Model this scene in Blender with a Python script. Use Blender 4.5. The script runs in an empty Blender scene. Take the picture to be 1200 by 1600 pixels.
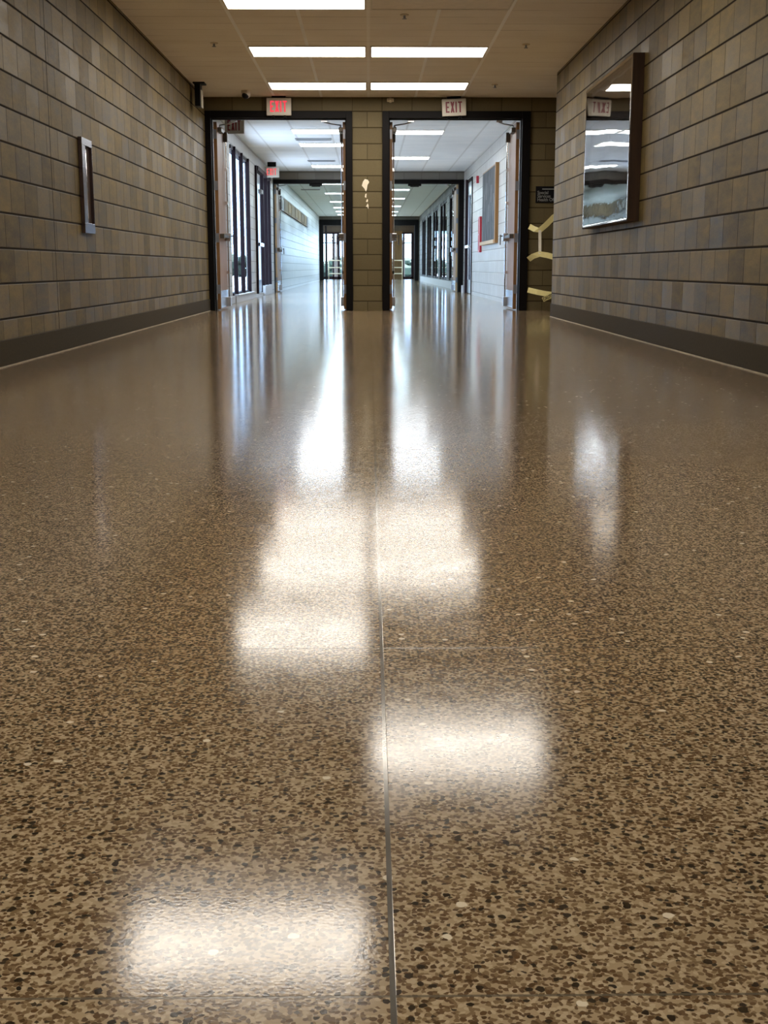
import bpy, bmesh, math, random
from mathutils import Vector, Matrix

random.seed(7)
sc = bpy.context.scene
col = sc.collection

# ------------------------------------------------------------------ camera
F, TH, YAW, CH = 1936.3, 0.1949, 0.012, 0.5697
cam_d = bpy.data.cameras.new('camera')
cam = bpy.data.objects.new('camera', cam_d)
col.objects.link(cam)
cam.location = (0, 0, CH)
cam.rotation_euler = (math.pi / 2 - TH, 0, -YAW)
cam_d.sensor_fit = 'VERTICAL'
cam_d.sensor_height = 32.0
cam_d.lens = 32.0 * F / 1600.0
cam_d.clip_start = 0.05
cam_d.clip_end = 500
sc.camera = cam

# ------------------------------------------------------------------ sky and exposure
SKY = 9.0
world = bpy.data.worlds.new('sky')
sc.world = world
world.use_nodes = True
wn = world.node_tree
wn.nodes['Background'].inputs[0].default_value = (0.50, 0.72, 1.0, 1)
wn.nodes['Background'].inputs[1].default_value = SKY

sun_d = bpy.data.lights.new('sun', 'SUN')
sun_d.energy = 30.0
sun_d.angle = math.radians(1.0)
sun_d.color = (1.0, 0.96, 0.90)
sun = bpy.data.objects.new('sun', sun_d)
col.objects.link(sun)
sun.location = (-20, 90, 60)
sun.rotation_euler = Vector((0.03, -0.30, -0.95)).to_track_quat('-Z', 'Y').to_euler()

sc.view_settings.view_transform = 'Standard'
sc.view_settings.look = 'None'
sc.view_settings.gamma = 1.0
sc.view_settings.use_curve_mapping = False
sc.view_settings.exposure = 0.0
sc.cycles.max_bounces = 10
sc.cycles.diffuse_bounces = 6
sc.cycles.glossy_bounces = 5
sc.cycles.transparent_max_bounces = 16
sc.cycles.caustics_reflective = True
sc.cycles.sample_clamp_indirect = 20.0
sc.cycles.use_denoising = True

# lamp strengths (radiance of the lit troffer lenses)
E_MAIN, E_MID, E_FAR = 14.5, 20.0, 36.0
C_MAIN = (1.0, 0.93, 0.83)
C_MID = (0.90, 0.96, 1.0)
C_FAR = (0.66, 0.88, 1.0)

# ------------------------------------------------------------------ key dimensions
ZC = 2.74                      # ceiling
XL, XR = -2.13, 2.146          # main corridor walls
ML, MR = -2.20, 2.20           # middle corridor walls
TL, TR = -2.15, 2.20           # far corridor walls
W1, W2, W3, WE = 16.85, 29.45, 55.2, 62.0   # cross walls
WT = 0.20                      # wall thickness
CORNER = 14.76                 # right wall ends here, alcove behind


# ------------------------------------------------------------------ node helpers
class NT:
    def __init__(self, name):
        self.m = bpy.data.materials.new(name)
        self.m.use_nodes = True
        self.t = self.m.node_tree
        self.t.nodes.clear()
        self.out = self.t.nodes.new('ShaderNodeOutputMaterial')

    def n(self, kind, **kw):
        nd = self.t.nodes.new(kind)
        for k, v in kw.items():
            setattr(nd, k, v)
        return nd

    def put(self, sock, v):
        if v is None:
            return
        if hasattr(v, 'is_output'):
            self.t.links.new(v, sock)
        else:
            if isinstance(v, (tuple, list)) and len(v) == 3 and sock.type == 'RGBA':
                v = (*v, 1)
            sock.default_value = v

    def math(self, op, a, b=None, c=None, clamp=False):
        nd = self.n('ShaderNodeMath', operation=op, use_clamp=clamp)
        for i, v in enumerate((a, b, c)):
            if v is not None:
                self.put(nd.inputs[i], v)
        return nd.outputs[0]

    def mix(self, f, a, b, blend='MIX'):
        nd = self.n('ShaderNodeMix', data_type='RGBA', blend_type=blend)
        self.put(nd.inputs[0], f)
        self.put(nd.inputs[6], a)
        self.put(nd.inputs[7], b)
        return nd.outputs[2]

    def remap(self, v, a, b, c, d):
        nd = self.n('ShaderNodeMapRange')
        self.put(nd.inputs[0], v)
        for i, q in enumerate((a, b, c, d)):
            self.put(nd.inputs[1 + i], q)
        return nd.outputs[0]

    def xyz(self):
        tc = self.n('ShaderNodeTexCoord')
        s = self.n('ShaderNodeSeparateXYZ')
        self.t.links.new(tc.outputs['Object'], s.inputs[0])
        return tc.outputs['Object'], s.outputs[0], s.outputs[1], s.outputs[2]

    def vec(self, x, y, z):
        c = self.n('ShaderNodeCombineXYZ')
        for i, v in enumerate((x, y, z)):
            self.put(c.inputs[i], v)
        return c.outputs[0]

    def white(self, v):
        w = self.n('ShaderNodeTexWhiteNoise', noise_dimensions='3D')
        self.put(w.inputs['Vector'], v)
        return w.outputs['Value'], w.outputs['Color']

    def noise(self, v, scale, detail=3, rough=0.5):
        w = self.n('ShaderNodeTexNoise')
        self.put(w.inputs['Vector'], v)
        w.inputs['Scale'].default_value = scale
        w.inputs['Detail'].default_value = detail
        w.inputs['Roughness'].default_value = rough
        return w.outputs['Fac']

    def bump(self, h, strength=0.3, dist=0.01):
        b = self.n('ShaderNodeBump')
        b.inputs['Strength'].default_value = strength
        b.inputs['Distance'].default_value = dist
        self.put(b.inputs['Height'], h)
        return b.outputs[0]

    def bsdf(self, **kw):
        b = self.n('ShaderNodeBsdfPrincipled')
        for k, v in kw.items():
            self.put(b.inputs[k], v)
        self.t.links.new(b.outputs[0], self.out.inputs[0])
        return b


def simple(name, c, rough=0.5, metal=0.0, vary=0.12, scale=12, ior=1.5, spec=0.5):
    t = NT(name)
    co, x, y, z = t.xyz()
    n = t.noise(co, scale, 3)
    lo = tuple(v * (1 - vary) for v in c)
    hi = tuple(min(1, v * (1 + vary)) for v in c)
    t.bsdf(**{'Base Color': t.mix(n, lo, hi), 'Roughness': rough, 'Metallic': metal, 'IOR': ior, 'Specular IOR Level': spec})
    return t.m


def wood(name, a, b, rough=0.35, along='Z', scale=30, spec=0.5):
    t = NT(name)
    co, x, y, z = t.xyz()
    st = {'X': (0.06, 1, 1), 'Y': (1, 0.06, 1), 'Z': (1, 1, 0.06)}[along]
    v = t.vec(t.math('MULTIPLY', x, st[0]), t.math('MULTIPLY', y, st[1]), t.math('MULTIPLY', z, st[2]))
    n = t.noise(v, scale, 4, 0.6)
    t.bsdf(**{'Base Color': t.mix(t.remap(n, 0.3, 0.7, 0, 1), a, b), 'Roughness': rough, 'Specular IOR Level': spec})
    return t.m


def emit(name, c, s):
    t = NT(name)
    e = t.n('ShaderNodeEmission')
    e.inputs[0].default_value = (*c, 1)
    e.inputs[1].default_value = s
    t.t.links.new(e.outputs[0], t.out.inputs[0])
    return t.m


def glass(name, tint=(0.92, 0.96, 1.0)):
    t = NT(name)
    tr = t.n('ShaderNodeBsdfTransparent')
    tr.inputs[0].default_value = (*tint, 1)
    gl = t.n('ShaderNodeBsdfGlossy')
    gl.inputs['Roughness'].default_value = 0.02
    fr = t.n('ShaderNodeFresnel')
    fr.inputs[0].default_value = 1.5
    mx = t.n('ShaderNodeMixShader')
    ge = t.n('ShaderNodeNewGeometry')
    front = t.math('SUBTRACT', 1.0, ge.outputs['Backfacing'])
    t.t.links.new(t.math('MULTIPLY', fr.outputs[0], front), mx.inputs[0])
    t.t.links.new(tr.outputs[0], mx.inputs[1])
    t.t.links.new(gl.outputs[0], mx.inputs[2])
    t.t.links.new(mx.outputs[0], t.out.inputs[0])
    return t.m


def block_wall(name, axis, a, b, mortar, L=0.305, H=0.2032, jw=0.006, rough=(0.38, 0.62), joint_at=None,
               streak=0.5, z0=0.07, offs=0.0, tilt=0.5, bands=0.06, spec=0.15):
    """coursed masonry blocks along the given axis, each block its own tone and polish"""
    t = NT(name)
    co, x, y, z = t.xyz()
    u = y if axis == 'Y' else x
    rz = t.math('DIVIDE', t.math('SUBTRACT', z, z0), H)
    row = t.math('FLOOR', rz)
    fz = t.math('SUBTRACT', rz, row)
    shift = t.math('MULTIPLY', t.math('FLOORED_MODULO', row, 2.0), 0.5)
    ru = t.math('ADD', t.math('ADD', t.math('DIVIDE', u, L), shift), offs)
    cl = t.math('FLOOR', ru)
    fu = t.math('SUBTRACT', ru, cl)
    # distances to the joints in metres
    dz = t.math('MULTIPLY', t.math('MINIMUM', fz, t.math('SUBTRACT', 1.0, fz)), H)
    du = t.math('MULTIPLY', t.math('MINIMUM', fu, t.math('SUBTRACT', 1.0, fu)), L)
    rv, _ = t.white(t.vec(row, cl, 3.3))
    jw_v = t.math('MULTIPLY', t.math('GREATER_THAN', rv, 0.12), jw * 0.62)
    mz = t.remap(dz, jw * 0.7, jw * 1.5, 1.0, 0.0)
    mu = t.math('MULTIPLY', t.remap(t.math('SUBTRACT', du, jw_v), -0.001, jw * 0.5, 1.0, 0.0), 0.75)
    m = t.math('MAXIMUM', mz, mu)
    if joint_at is not None:
        dj = t.math('ABSOLUTE', t.math('SUBTRACT', u, joint_at))
        m = t.math('MAXIMUM', m, t.remap(dj, 0.004, 0.010, 1.0, 0.0))
    tone, tcol = t.white(t.vec(row, cl, 1.7))
    # score bands inside a block
    half, _ = t.white(t.vec(row, t.math('FLOOR', t.math('ADD', t.math('MULTIPLY', ru, 3.0), tone)), 9.1))
    sv = t.vec(t.math('MULTIPLY', x, 3.0), t.math('MULTIPLY', y, 3.0), t.math('MULTIPLY', z, 9.0))
    st = t.noise(sv, 1.3, 5, 0.72)
    fine = t.noise(co, 90, 3, 0.7)
    v = t.math('ADD', t.math('MULTIPLY', t.math('ADD', t.math('MULTIPLY', t.math('SUBTRACT', tone, 0.5), 0.42), 0.26), 1.0), t.math('MULTIPLY', half, bands))
    v = t.math('ADD', v, t.math('MULTIPLY', t.math('SUBTRACT', st, 0.34), streak))
    v = t.math('ADD', v, t.math('MULTIPLY', t.math('SUBTRACT', fine, 0.5), 0.5))
    base = t.mix(t.remap(v, 0.05, 0.95, 0, 1), a, b)
    base = t.mix(m, base, mortar)
    ro = t.remap(t.math('ADD', t.math('MULTIPLY', rv, 0.24), t.math('MULTIPLY', st, 0.76)), 0.26, 0.72, rough[0], rough[1])
    ro = t.math('MAXIMUM', ro, t.math('MULTIPLY', m, 0.9))
    hgt = t.math('ADD', t.math('MULTIPLY', t.math('SUBTRACT', 1.0, m), 1.0), t.math('MULTIPLY', fine, 0.10))
    hgt = t.math('ADD', hgt, t.math('MULTIPLY', st, tilt))
    t.bsdf(**{'Base Color': base, 'Roughness': ro, 'Specular IOR Level': spec, 'Normal': t.bump(hgt, 0.6, 0.004)})
    return t.m


def terrazzo():
    t = NT('terrazzo')
    co, x, y, z = t.xyz()
    flat = t.vec(x, y, 0.0)
    warp = t.n('ShaderNodeTexNoise')
    warp.inputs['Scale'].default_value = 120
    warp.inputs['Detail'].default_value = 2
    t.t.links.new(flat, warp.inputs['Vector'])
    w2 = t.n('ShaderNodeVectorMath', operation='SCALE')
    w1 = t.n('ShaderNodeVectorMath', operation='SUBTRACT')
    t.t.links.new(warp.outputs['Color'], w1.inputs[0])
    w1.inputs[1].default_value = (0.5, 0.5, 0.5)
    t.t.links.new(w1.outputs[0], w2.inputs[0])
    w2.inputs['Scale'].default_value = 0.006
    ad = t.n('ShaderNodeVectorMath', operation='ADD')
    t.t.links.new(flat, ad.inputs[0])
    t.t.links.new(w2.outputs[0], ad.inputs[1])
    pv = ad.outputs[0]

    def voro(scale, off):
        o = t.n('ShaderNodeVectorMath', operation='ADD')
        t.t.links.new(pv, o.inputs[0])
        o.inputs[1].default_value = (off, off * 1.7, 0)
        vo = t.n('ShaderNodeTexVoronoi', voronoi_dimensions='2D', feature='F1')
        vo.inputs['Scale'].default_value = scale
        t.t.links.new(o.outputs[0], vo.inputs['Vector'])
        s = t.n('ShaderNodeSeparateColor')
        t.t.links.new(vo.outputs['Color'], s.inputs[0])
        return vo.outputs['Distance'], s.outputs[0], s.outputs[1], s.outputs[2]

    def ramp(v, stops):
        r = t.n('ShaderNodeValToRGB')
        r.color_ramp.interpolation = 'CONSTANT'
        els = r.color_ramp.elements
        els[0].position, els[0].color = stops[0][0], (*stops[0][1], 1)
        els[1].position, els[1].color = stops[1][0], (*stops[1][1], 1)
        for p, c in stops[2:]:
            e = els.new(p)
            e.color = (*c, 1)
        t.put(r.inputs[0], v)
        return r.outputs[0]

    # small chips in a tan matrix
    d1, a1, b1, c1 = voro(245, 0.0)
    small = ramp(a1, [(0.0, TZ[0]), (0.26, TZ[1]), (0.44, TZ[2]), (0.64, TZ[3]), (0.86, TZ[4]), (0.975, TZ[5])])
    k1 = t.remap(d1, 0.55, 0.66, 1.0, 0.0)
    base = t.mix(t.math('MULTIPLY', k1, 0.92), TZ[0], small)
    # middle chips
    d2, a2, b2, c2 = voro(140, 3.1)
    mid = ramp(b2, [(0.0, TZ[1]), (0.40, TZ[3]), (0.72, TZ[4]), (0.92, TZ[5])])
    k2 = t.math('MULTIPLY', t.math('LESS_THAN', a2, 0.34), t.remap(d2, 0.34, 0.40, 1.0, 0.0))
    base = t.mix(k2, base, mid)
    # scattered near black and pale chips
    d3, a3, b3, c3 = voro(104, 7.7)
    k3 = t.math('MULTIPLY', t.math('LESS_THAN', a3, 0.12), t.remap(d3, 0.33, 0.38, 1.0, 0.0))
    base = t.mix(k3, base, TZ[5])
    d4, a4, b4, c4 = voro(60, 11.3)
    k4 = t.math('MULTIPLY', t.math('LESS_THAN', a4, 0.012), t.remap(d4, 0.26, 0.32, 1.0, 0.0))
    base = t.mix(k4, base, TZ[6])
    # broad tone drift between pours
    drift = t.noise(flat, 1.1, 2)
    base = t.mix(t.remap(drift, 0.3, 0.7, 0.0, 0.22), base, (0.16, 0.115, 0.07))
    # divider strips
    sx = t.math('ABSOLUTE', t.math('SUBTRACT', x, 0.018))
    ms = t.remap(sx, 0.0022, 0.0028, 1.0, 0.0)
    yy = t.math('DIVIDE', t.math('SUBTRACT', y, 0.8936), 0.919)
    fy = t.math('SUBTRACT', yy, t.math('ROUND', yy))
    dy = t.math('MULTIPLY', t.math('ABSOLUTE', fy), 0.919)
    mc = t.remap(dy, 0.0012, 0.0020, 1.0, 0.0)
    base = t.mix(t.math('MULTIPLY', mc, 0.8), base, (0.10, 0.085, 0.06))
    base = t.mix(ms, base, (0.16, 0.15, 0.13))
    # slight orange peel in the wax
    peel = t.noise(flat, 260, 2, 0.5)
    wav = t.noise(flat, 9, 2, 0.5)
    h = t.math('ADD', t.math('MULTIPLY', peel, 0.5), t.math('MULTIPLY', wav, 0.4))
    h = t.math('SUBTRACT', h, t.math('MULTIPLY', t.math('MAXIMUM', ms, mc), 1.2))
    ro = t.remap(t.noise(flat, 14, 3), 0.3, 0.7, FLOOR_ROUGH[0], FLOOR_ROUGH[1])
    t.bsdf(**{'Base Color': base, 'Roughness': ro, 'IOR': 1.5, 'Specular IOR Level': 0.43, 'Normal': t.bump(h, 0.05, 0.002),
              'Metallic': t.math('MULTIPLY', ms, 0.5)})
    return t.m


TZ = [(0.375, 0.280, 0.168), (0.185, 0.121, 0.059), (0.48, 0.373, 0.240), (0.098, 0.052, 0.020),
      (0.068, 0.034, 0.013), (0.012, 0.007, 0.004), (0.75, 0.66, 0.50)]
FLOOR_ROUGH = (0.095, 0.130)


def ceiling_mat(name, a, b, bar, joint, barlines=(-1.22, -0.61, 0.0, 0.61, 1.22), step=0.305, y0=0.0, jointk=0.75):
    t = NT(name)
    co, x, y, z = t.xyz()
    n = t.noise(t.vec(t.math('MULTIPLY', x, 0.6), y, 0.0), 2.2, 4)
    fine = t.noise(co, 160, 2, 0.7)
    base = t.mix(t.remap(n, 0.3, 0.7, 0, 1), a, b)
    base = t.mix(t.math('MULTIPLY', t.remap(fine, 0.55, 0.75, 0, 1), 0.25), base, joint)
    q = t.math('DIVIDE', t.math('SUBTRACT', y, y0), step)
    d = t.math('MULTIPLY', t.math('ABSOLUTE', t.math('SUBTRACT', q, t.math('ROUND', q))), step)
    mj = t.remap(d, 0.002, 0.010, 1.0, 0.0)
    patch = t.remap(t.noise(t.vec(t.math('MULTIPLY', x, 1.3), t.math('MULTIPLY', y, 9.0), 0.0), 1.0, 2), 0.45, 0.62, 0.15, 1.0)
    base = t.mix(t.math('MULTIPLY', t.math('MULTIPLY', mj, patch), jointk), base, joint)
    mb = None
    for k, bx in enumerate(barlines):
        dd = t.math('ABSOLUTE', t.math('SUBTRACT', x, bx))
        mk = t.remap(dd, 0.014, 0.018, 0.45 if bx == 0 else 1.0, 0.0)
        mb = mk if mb is None else t.math('MAXIMUM', mb, mk)
    if mb is not None:
        base = t.mix(mb, base, bar)
    t.bsdf(**{'Base Color': base, 'Roughness': 0.85, 'Normal': t.bump(fine, 0.25, 0.002)})
    return t.m


M = {}
BA, BB = (0.072, 0.051, 0.018), (0.235, 0.174, 0.072)
MO = (0.014, 0.008, 0.003)
M['block_left'] = block_wall('tan_block_left', 'Y', BA, BB, MO, streak=1.7, joint_at=8.634)
M['block_right'] = block_wall('tan_block_right', 'Y', BA, BB, MO, streak=1.7, offs=0.37, joint_at=6.4)
M['block_cross'] = block_wall('tan_block_cross', 'X', (0.105, 0.082, 0.040), (0.165, 0.132, 0.070), (0.045, 0.033, 0.015), L=0.39, offs=0.545,
                              streak=0.3, z0=0.125, rough=(0.45, 0.65), tilt=0.2)
WA, WB, WM = (0.43, 0.41, 0.375), (0.46, 0.44, 0.405), (0.31, 0.295, 0.27)
M['white_block'] = block_wall('painted_white_block', 'Y', WA, WB, WM, L=0.406, streak=0.1, rough=(0.30, 0.42), tilt=0.05, bands=0.0, spec=0.4)
M['far_block'] = block_wall('painted_pale_block', 'Y', (0.46, 0.49, 0.49), (0.50, 0.53, 0.53), (0.38, 0.40, 0.40), L=0.406, streak=0.2,
                            rough=(0.30, 0.38), tilt=0.05, bands=0.0, spec=0.4)
M['grey_block'] = block_wall('grey_block', 'Y', (0.10, 0.095, 0.083), (0.15, 0.142, 0.125), (0.06, 0.056, 0.05), L=0.406, streak=0.3)
M['grey_cross'] = block_wall('grey_cross_block', 'X', (0.15, 0.132, 0.108), (0.21, 0.187, 0.157), (0.08, 0.068, 0.055), L=0.406, streak=0.3)
M['brown_cross'] = block_wall('brown_cross_block', 'X', (0.055, 0.042, 0.028), (0.08, 0.062, 0.042), (0.03, 0.022, 0.014), L=0.406, streak=0.3)
M['floor'] = terrazzo()
M['ceiling'] = ceiling_mat('tan_ceiling_tile', (0.83, 0.76, 0.65), (0.90, 0.84, 0.74), (1.0, 0.99, 0.96), (0.28, 0.22, 0.15))
M['ceiling_mid'] = ceiling_mat('white_ceiling_tile', (0.82, 0.86, 0.90), (0.90, 0.93, 0.96), (0.70, 0.72, 0.74), (0.45, 0.46, 0.48),
                               barlines=(-1.83, -1.22, -0.61, 0.0, 0.61, 1.22, 1.83), step=0.61)
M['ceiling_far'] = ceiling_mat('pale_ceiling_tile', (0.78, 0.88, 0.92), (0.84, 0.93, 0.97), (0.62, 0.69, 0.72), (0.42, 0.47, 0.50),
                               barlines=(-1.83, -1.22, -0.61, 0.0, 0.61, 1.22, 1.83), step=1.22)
M['base'] = simple('dark_terrazzo_base', (0.052, 0.039, 0.019), 0.75, vary=0.35, scale=60, spec=0.2)
M['base_line'] = simple('pale_floor_edge', (0.42, 0.36, 0.26), 0.6, vary=0.4, scale=14)
M['base_white'] = simple('pale_base', (0.45, 0.45, 0.46), 0.5)
M['black'] = simple('black_painted_steel', (0.004, 0.003, 0.003), 0.5, spec=0.12)
M['blackplastic'] = simple('black_plastic', (0.004, 0.004, 0.005), 0.45, spec=0.2)
M['maroon'] = simple('dark_maroon_steel', (0.016, 0.006, 0.008), 0.5, spec=0.15)
M['wood_edge'] = wood('brown_wood_edge', (0.16, 0.075, 0.022), (0.26, 0.13, 0.045), 0.45)
M['wood_pale'] = wood('pale_oak_edge', (0.45, 0.30, 0.16), (0.58, 0.41, 0.23), 0.45)
M['door_face'] = wood('varnished_door_face', (0.36, 0.22, 0.135), (0.46, 0.30, 0.20), 0.42, spec=0.15)
M['steel'] = simple('satin_steel', (0.60, 0.62, 0.66), 0.28, 1.0)
M['hinge'] = simple('grey_hinge_steel', (0.27, 0.28, 0.31), 0.42, 0.7)
M['chrome'] = simple('chrome', (0.80, 0.80, 0.82), 0.08, 1.0, vary=0.03)
M['kick'] = simple('kick_plate_steel', (0.62, 0.66, 0.74), 0.25, 0.9)
M['closer'] = simple('closer_bronze', (0.10, 0.085, 0.07), 0.4, 0.6)
M['lens_main'] = emit('warm_lit_lens', C_MAIN, E_MAIN)
M['lens_mid'] = emit('cool_lit_lens', C_MID, E_MID)
M['lens_far'] = emit('cool_lit_far_lens', C_FAR, E_FAR)
M['lens_off'] = simple('unlit_lens', (0.82, 0.74, 0.62), 0.6)
M['troffer'] = simple('troffer_frame', (0.72, 0.66, 0.55), 0.5)
M['sign_white'] = simple('off_white_plastic', (0.62, 0.58, 0.50), 0.4)
M['sign_grey'] = simple('sign_grey_plastic', (0.52, 0.50, 0.48), 0.4)
M['sign_lit'] = emit('lit_sign_panel', (1.0, 0.86, 0.80), 0.55)
M['red_lit'] = emit('lit_red_letters', (1.0, 0.07, 0.10), 1.0)
M['pink_lit'] = emit('lit_pink_letters', (1.0, 0.16, 0.16), 1.0)
M['red_dark'] = simple('dark_red_letters', (0.20, 0.012, 0.03), 0.4)
M['glass'] = glass('clear_glass')
M['glass_tint'] = glass('grey_tinted_glass', (0.75, 0.8, 0.86))
M['cream'] = simple('cream_plastic', (0.62, 0.52, 0.34), 0.45)
M['dome'] = simple('dome_white', (0.60, 0.52, 0.42), 0.35)
M['tape'] = simple('yellow_barrier_tape', (0.78, 0.70, 0.33), 0.4, vary=0.10, scale=25)
M['tape_white'] = simple('white_tape_back', (0.80, 0.76, 0.66), 0.4)
M['sign_black'] = simple('black_sign_plate', (0.005, 0.005, 0.007), 0.5, spec=0.15)
M['sign_text'] = simple('grey_sign_lettering', (0.20, 0.21, 0.21), 0.5)
M['sign_rule'] = simple('pale_sign_rule', (0.42, 0.44, 0.44), 0.5)
M['stain'] = simple('pale_plaster_smear', (0.82, 0.74, 0.58), 0.7)
M['red'] = simple('fire_red', (0.45, 0.03, 0.05), 0.35)
M['frame_brown'] = wood('brown_frame', (0.028, 0.011, 0.003), (0.05, 0.022, 0.006), 0.7)
M['frame_oak'] = wood('oak_board_frame', (0.27, 0.135, 0.04), (0.38, 0.20, 0.07), 0.45)
M['board'] = None
M['mullion'] = simple('dark_mullion', (0.010, 0.004, 0.006), 0.5, spec=0.12)
M['cabinet'] = simple('mauve_aluminium', (0.17, 0.13, 0.135), 0.2, 0.85)
M['cabinet_dark'] = simple('cabinet_recess', (0.050, 0.026, 0.013), 0.45, spec=0.2)
M['switch'] = simple('white_switch', (0.85, 0.85, 0.85), 0.3)
M['plaque'] = wood('plaque_wood', (0.17, 0.108, 0.042), (0.26, 0.175, 0.08), 0.6, spec=0.2)
M['plaque_b'] = wood('dark_plaque_wood', (0.11, 0.066, 0.024), (0.17, 0.11, 0.046), 0.6, spec=0.2)
M['plaque_dark'] = simple('dark_plaque', (0.05, 0.05, 0.06), 0.4)
M['paper'] = simple('pale_paper', (0.75, 0.76, 0.74), 0.6)
M['tan_post'] = wood('tan_timber', (0.07, 0.042, 0.016), (0.11, 0.068, 0.03), 0.8, spec=0.1)
M['rail'] = simple('pale_rail', (0.45, 0.38, 0.24), 0.5)
M['lawn'] = simple('lawn', (0.10, 0.17, 0.06), 0.9, vary=0.4, scale=3)
M['paving'] = simple('pale_paving', (0.34, 0.36, 0.38), 0.8)
M['hedge'] = simple('hedge_leaf', (0.03, 0.045, 0.025), 0.8, vary=0.5, scale=4)
M['trunk'] = simple('bark', (0.07, 0.05, 0.035), 0.9)
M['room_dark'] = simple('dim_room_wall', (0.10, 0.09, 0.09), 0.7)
M['notice'] = simple('dim_notice', (0.12, 0.12, 0.12), 0.6, spec=0.2)
M['vent'] = simple('grey_vent', (0.33, 0.35, 0.38), 0.5)


def board_mat():
    t = NT('glazed_dark_board')
    co, x, y, z = t.xyz()
    n = t.noise(t.vec(x, t.math('MULTIPLY', y, 3.0), z), 3.0, 4, 0.6)
    c = t.mix(t.remap(n, 0.42, 0.68, 0, 1), (0.030, 0.031, 0.033), (0.11, 0.113, 0.118))
    t.bsdf(**{'Base Color': c, 'Roughness': 0.55, 'Specular IOR Level': 0.15})
    return t.m


def mirror_mat():
    t = NT('warped_mirror_sheet')
    co, x, y, z = t.xyz()
    n1 = t.noise(t.vec(0.0, t.math('MULTIPLY', y, 1.2), t.math('MULTIPLY', z, 2.0)), 1.1, 1, 0.4)
    # crumpled towards the foot of the sheet
    k = t.remap(z, 0.10, 0.42, 1.0, 0.0)
    n2 = t.math('MULTIPLY', t.noise(t.vec(0.0, t.math('MULTIPLY', y, 4.0), t.math('MULTIPLY', z, 9.0)), 2.2, 2, 0.5), t.math('MULTIPLY', k, 0.16))
    h = t.math('ADD', n1, n2)
    t.bsdf(**{'Base Color': (0.93, 0.93, 0.94), 'Metallic': 1.0, 'Roughness': 0.02, 'Normal': t.bump(h, 0.08, 0.03)})
    return t.m


M['board'] = board_mat()
M['mirror'] = mirror_mat()


# ------------------------------------------------------------------ mesh helpers
class MB:
    def __init__(self):
        self.bm = bmesh.new()

    def box(self, x0, x1, y0, y1, z0, z1, bev=0.0, mi=0):
        ret = bmesh.ops.create_cube(self.bm, size=1.0)
        vs = ret['verts']
        bmesh.ops.scale(self.bm, vec=(abs(x1 - x0), abs(y1 - y0), abs(z1 - z0)), verts=vs)
        bmesh.ops.translate(self.bm, vec=((x0 + x1) / 2, (y0 + y1) / 2, (z0 + z1) / 2), verts=vs)
        fs = set(f for v in vs for f in v.link_faces)
        for f in fs:
            f.material_index = mi
        if bev > 0:
            es = list(set(e for v in vs for e in v.link_edges))
            bmesh.ops.bevel(self.bm, geom=es, offset=bev, segments=2, affect='EDGES', profile=0.5)
        return self

    def cyl(self, p0, p1, r, seg=16, r2=None):
        p0, p1 = Vector(p0), Vector(p1)
        d = p1 - p0
        ret = bmesh.ops.create_cone(self.bm, cap_ends=True, segments=seg, radius1=r, radius2=r if r2 is None else r2, depth=d.length)
        rot = d.to_track_quat('Z', 'Y').to_matrix().to_4x4()
        bmesh.ops.transform(self.bm, matrix=Matrix.Translation((p0 + p1) / 2) @ rot, verts=ret['verts'])
        return self

    def ball(self, c, r, sz=1.0, sub=3):
        ret = bmesh.ops.create_icosphere(self.bm, subdivisions=sub, radius=r)
        bmesh.ops.scale(self.bm, vec=(1, 1, sz), verts=ret['verts'])
        bmesh.ops.translate(self.bm, vec=c, verts=ret['verts'])
        return self

    def poly(self, pts, d):
        """extrude a polygon (list of 3D points) along d"""
        vs = [self.bm.verts.new(p) for p in pts]
        ws = [self.bm.verts.new(Vector(p) + Vector(d)) for p in pts]
        n = len(pts)
        self.bm.faces.new(vs)
        self.bm.faces.new(ws[::-1])
        for i in range(n):
            self.bm.faces.new((vs[i], ws[i], ws[(i + 1) % n], vs[(i + 1) % n]))
        return self

    def ribbon(self, pts, w, th=0.0015):
        """a tape through pts standing in the XZ plane, w wide; each pt may carry its own roll (x,y,z[,roll])"""
        n = len(pts)
        rows = []
        for i in range(n):
            p = Vector(pts[i][:3])
            a = Vector(pts[max(i - 1, 0)][:3])
            b = Vector(pts[min(i + 1, n - 1)][:3])
            tn = (b - a).normalized()
            side = Vector((0, 1, 0)).cross(tn).normalized()
            roll = pts[i][3] if len(pts[i]) > 3 else 0.0
            side = Matrix.Rotation(roll, 3, tn) @ side
            nr = side.cross(tn).normalized()
            rows.append([self.bm.verts.new(p + side * w / 2 * s + nr * th / 2 * q) for s, q in ((1, 1), (-1, 1), (-1, -1), (1, -1))])
        for i in range(n - 1):
            for k in range(4):
                self.bm.faces.new((rows[i][k], rows[i][(k + 1) % 4], rows[i + 1][(k + 1) % 4], rows[i + 1][k]))
        self.bm.faces.new(rows[0])
        self.bm.faces.new(rows[-1][::-1])
        return self

    def build(self, name, mat, parent=None, smooth=False):
        bmesh.ops.recalc_face_normals(self.bm, faces=self.bm.faces[:])
        me = bpy.data.meshes.new(name)
        self.bm.to_mesh(me)
        self.bm.free()
        for m in (mat if isinstance(mat, (list, tuple)) else [mat]):
            me.materials.append(m)
        if smooth:
            for p in me.polygons:
                p.use_smooth = True
        o = bpy.data.objects.new(name, me)
        col.objects.link(o)
        if parent is not None:
            o.parent = parent
        return o


def tag(o, label=None, cat=None, group=None, kind=None):
    if label:
        o['label'] = label
    if cat:
        o['category'] = cat
    if group:
        o['group'] = group
    if kind:
        o['kind'] = kind
    return o


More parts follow.
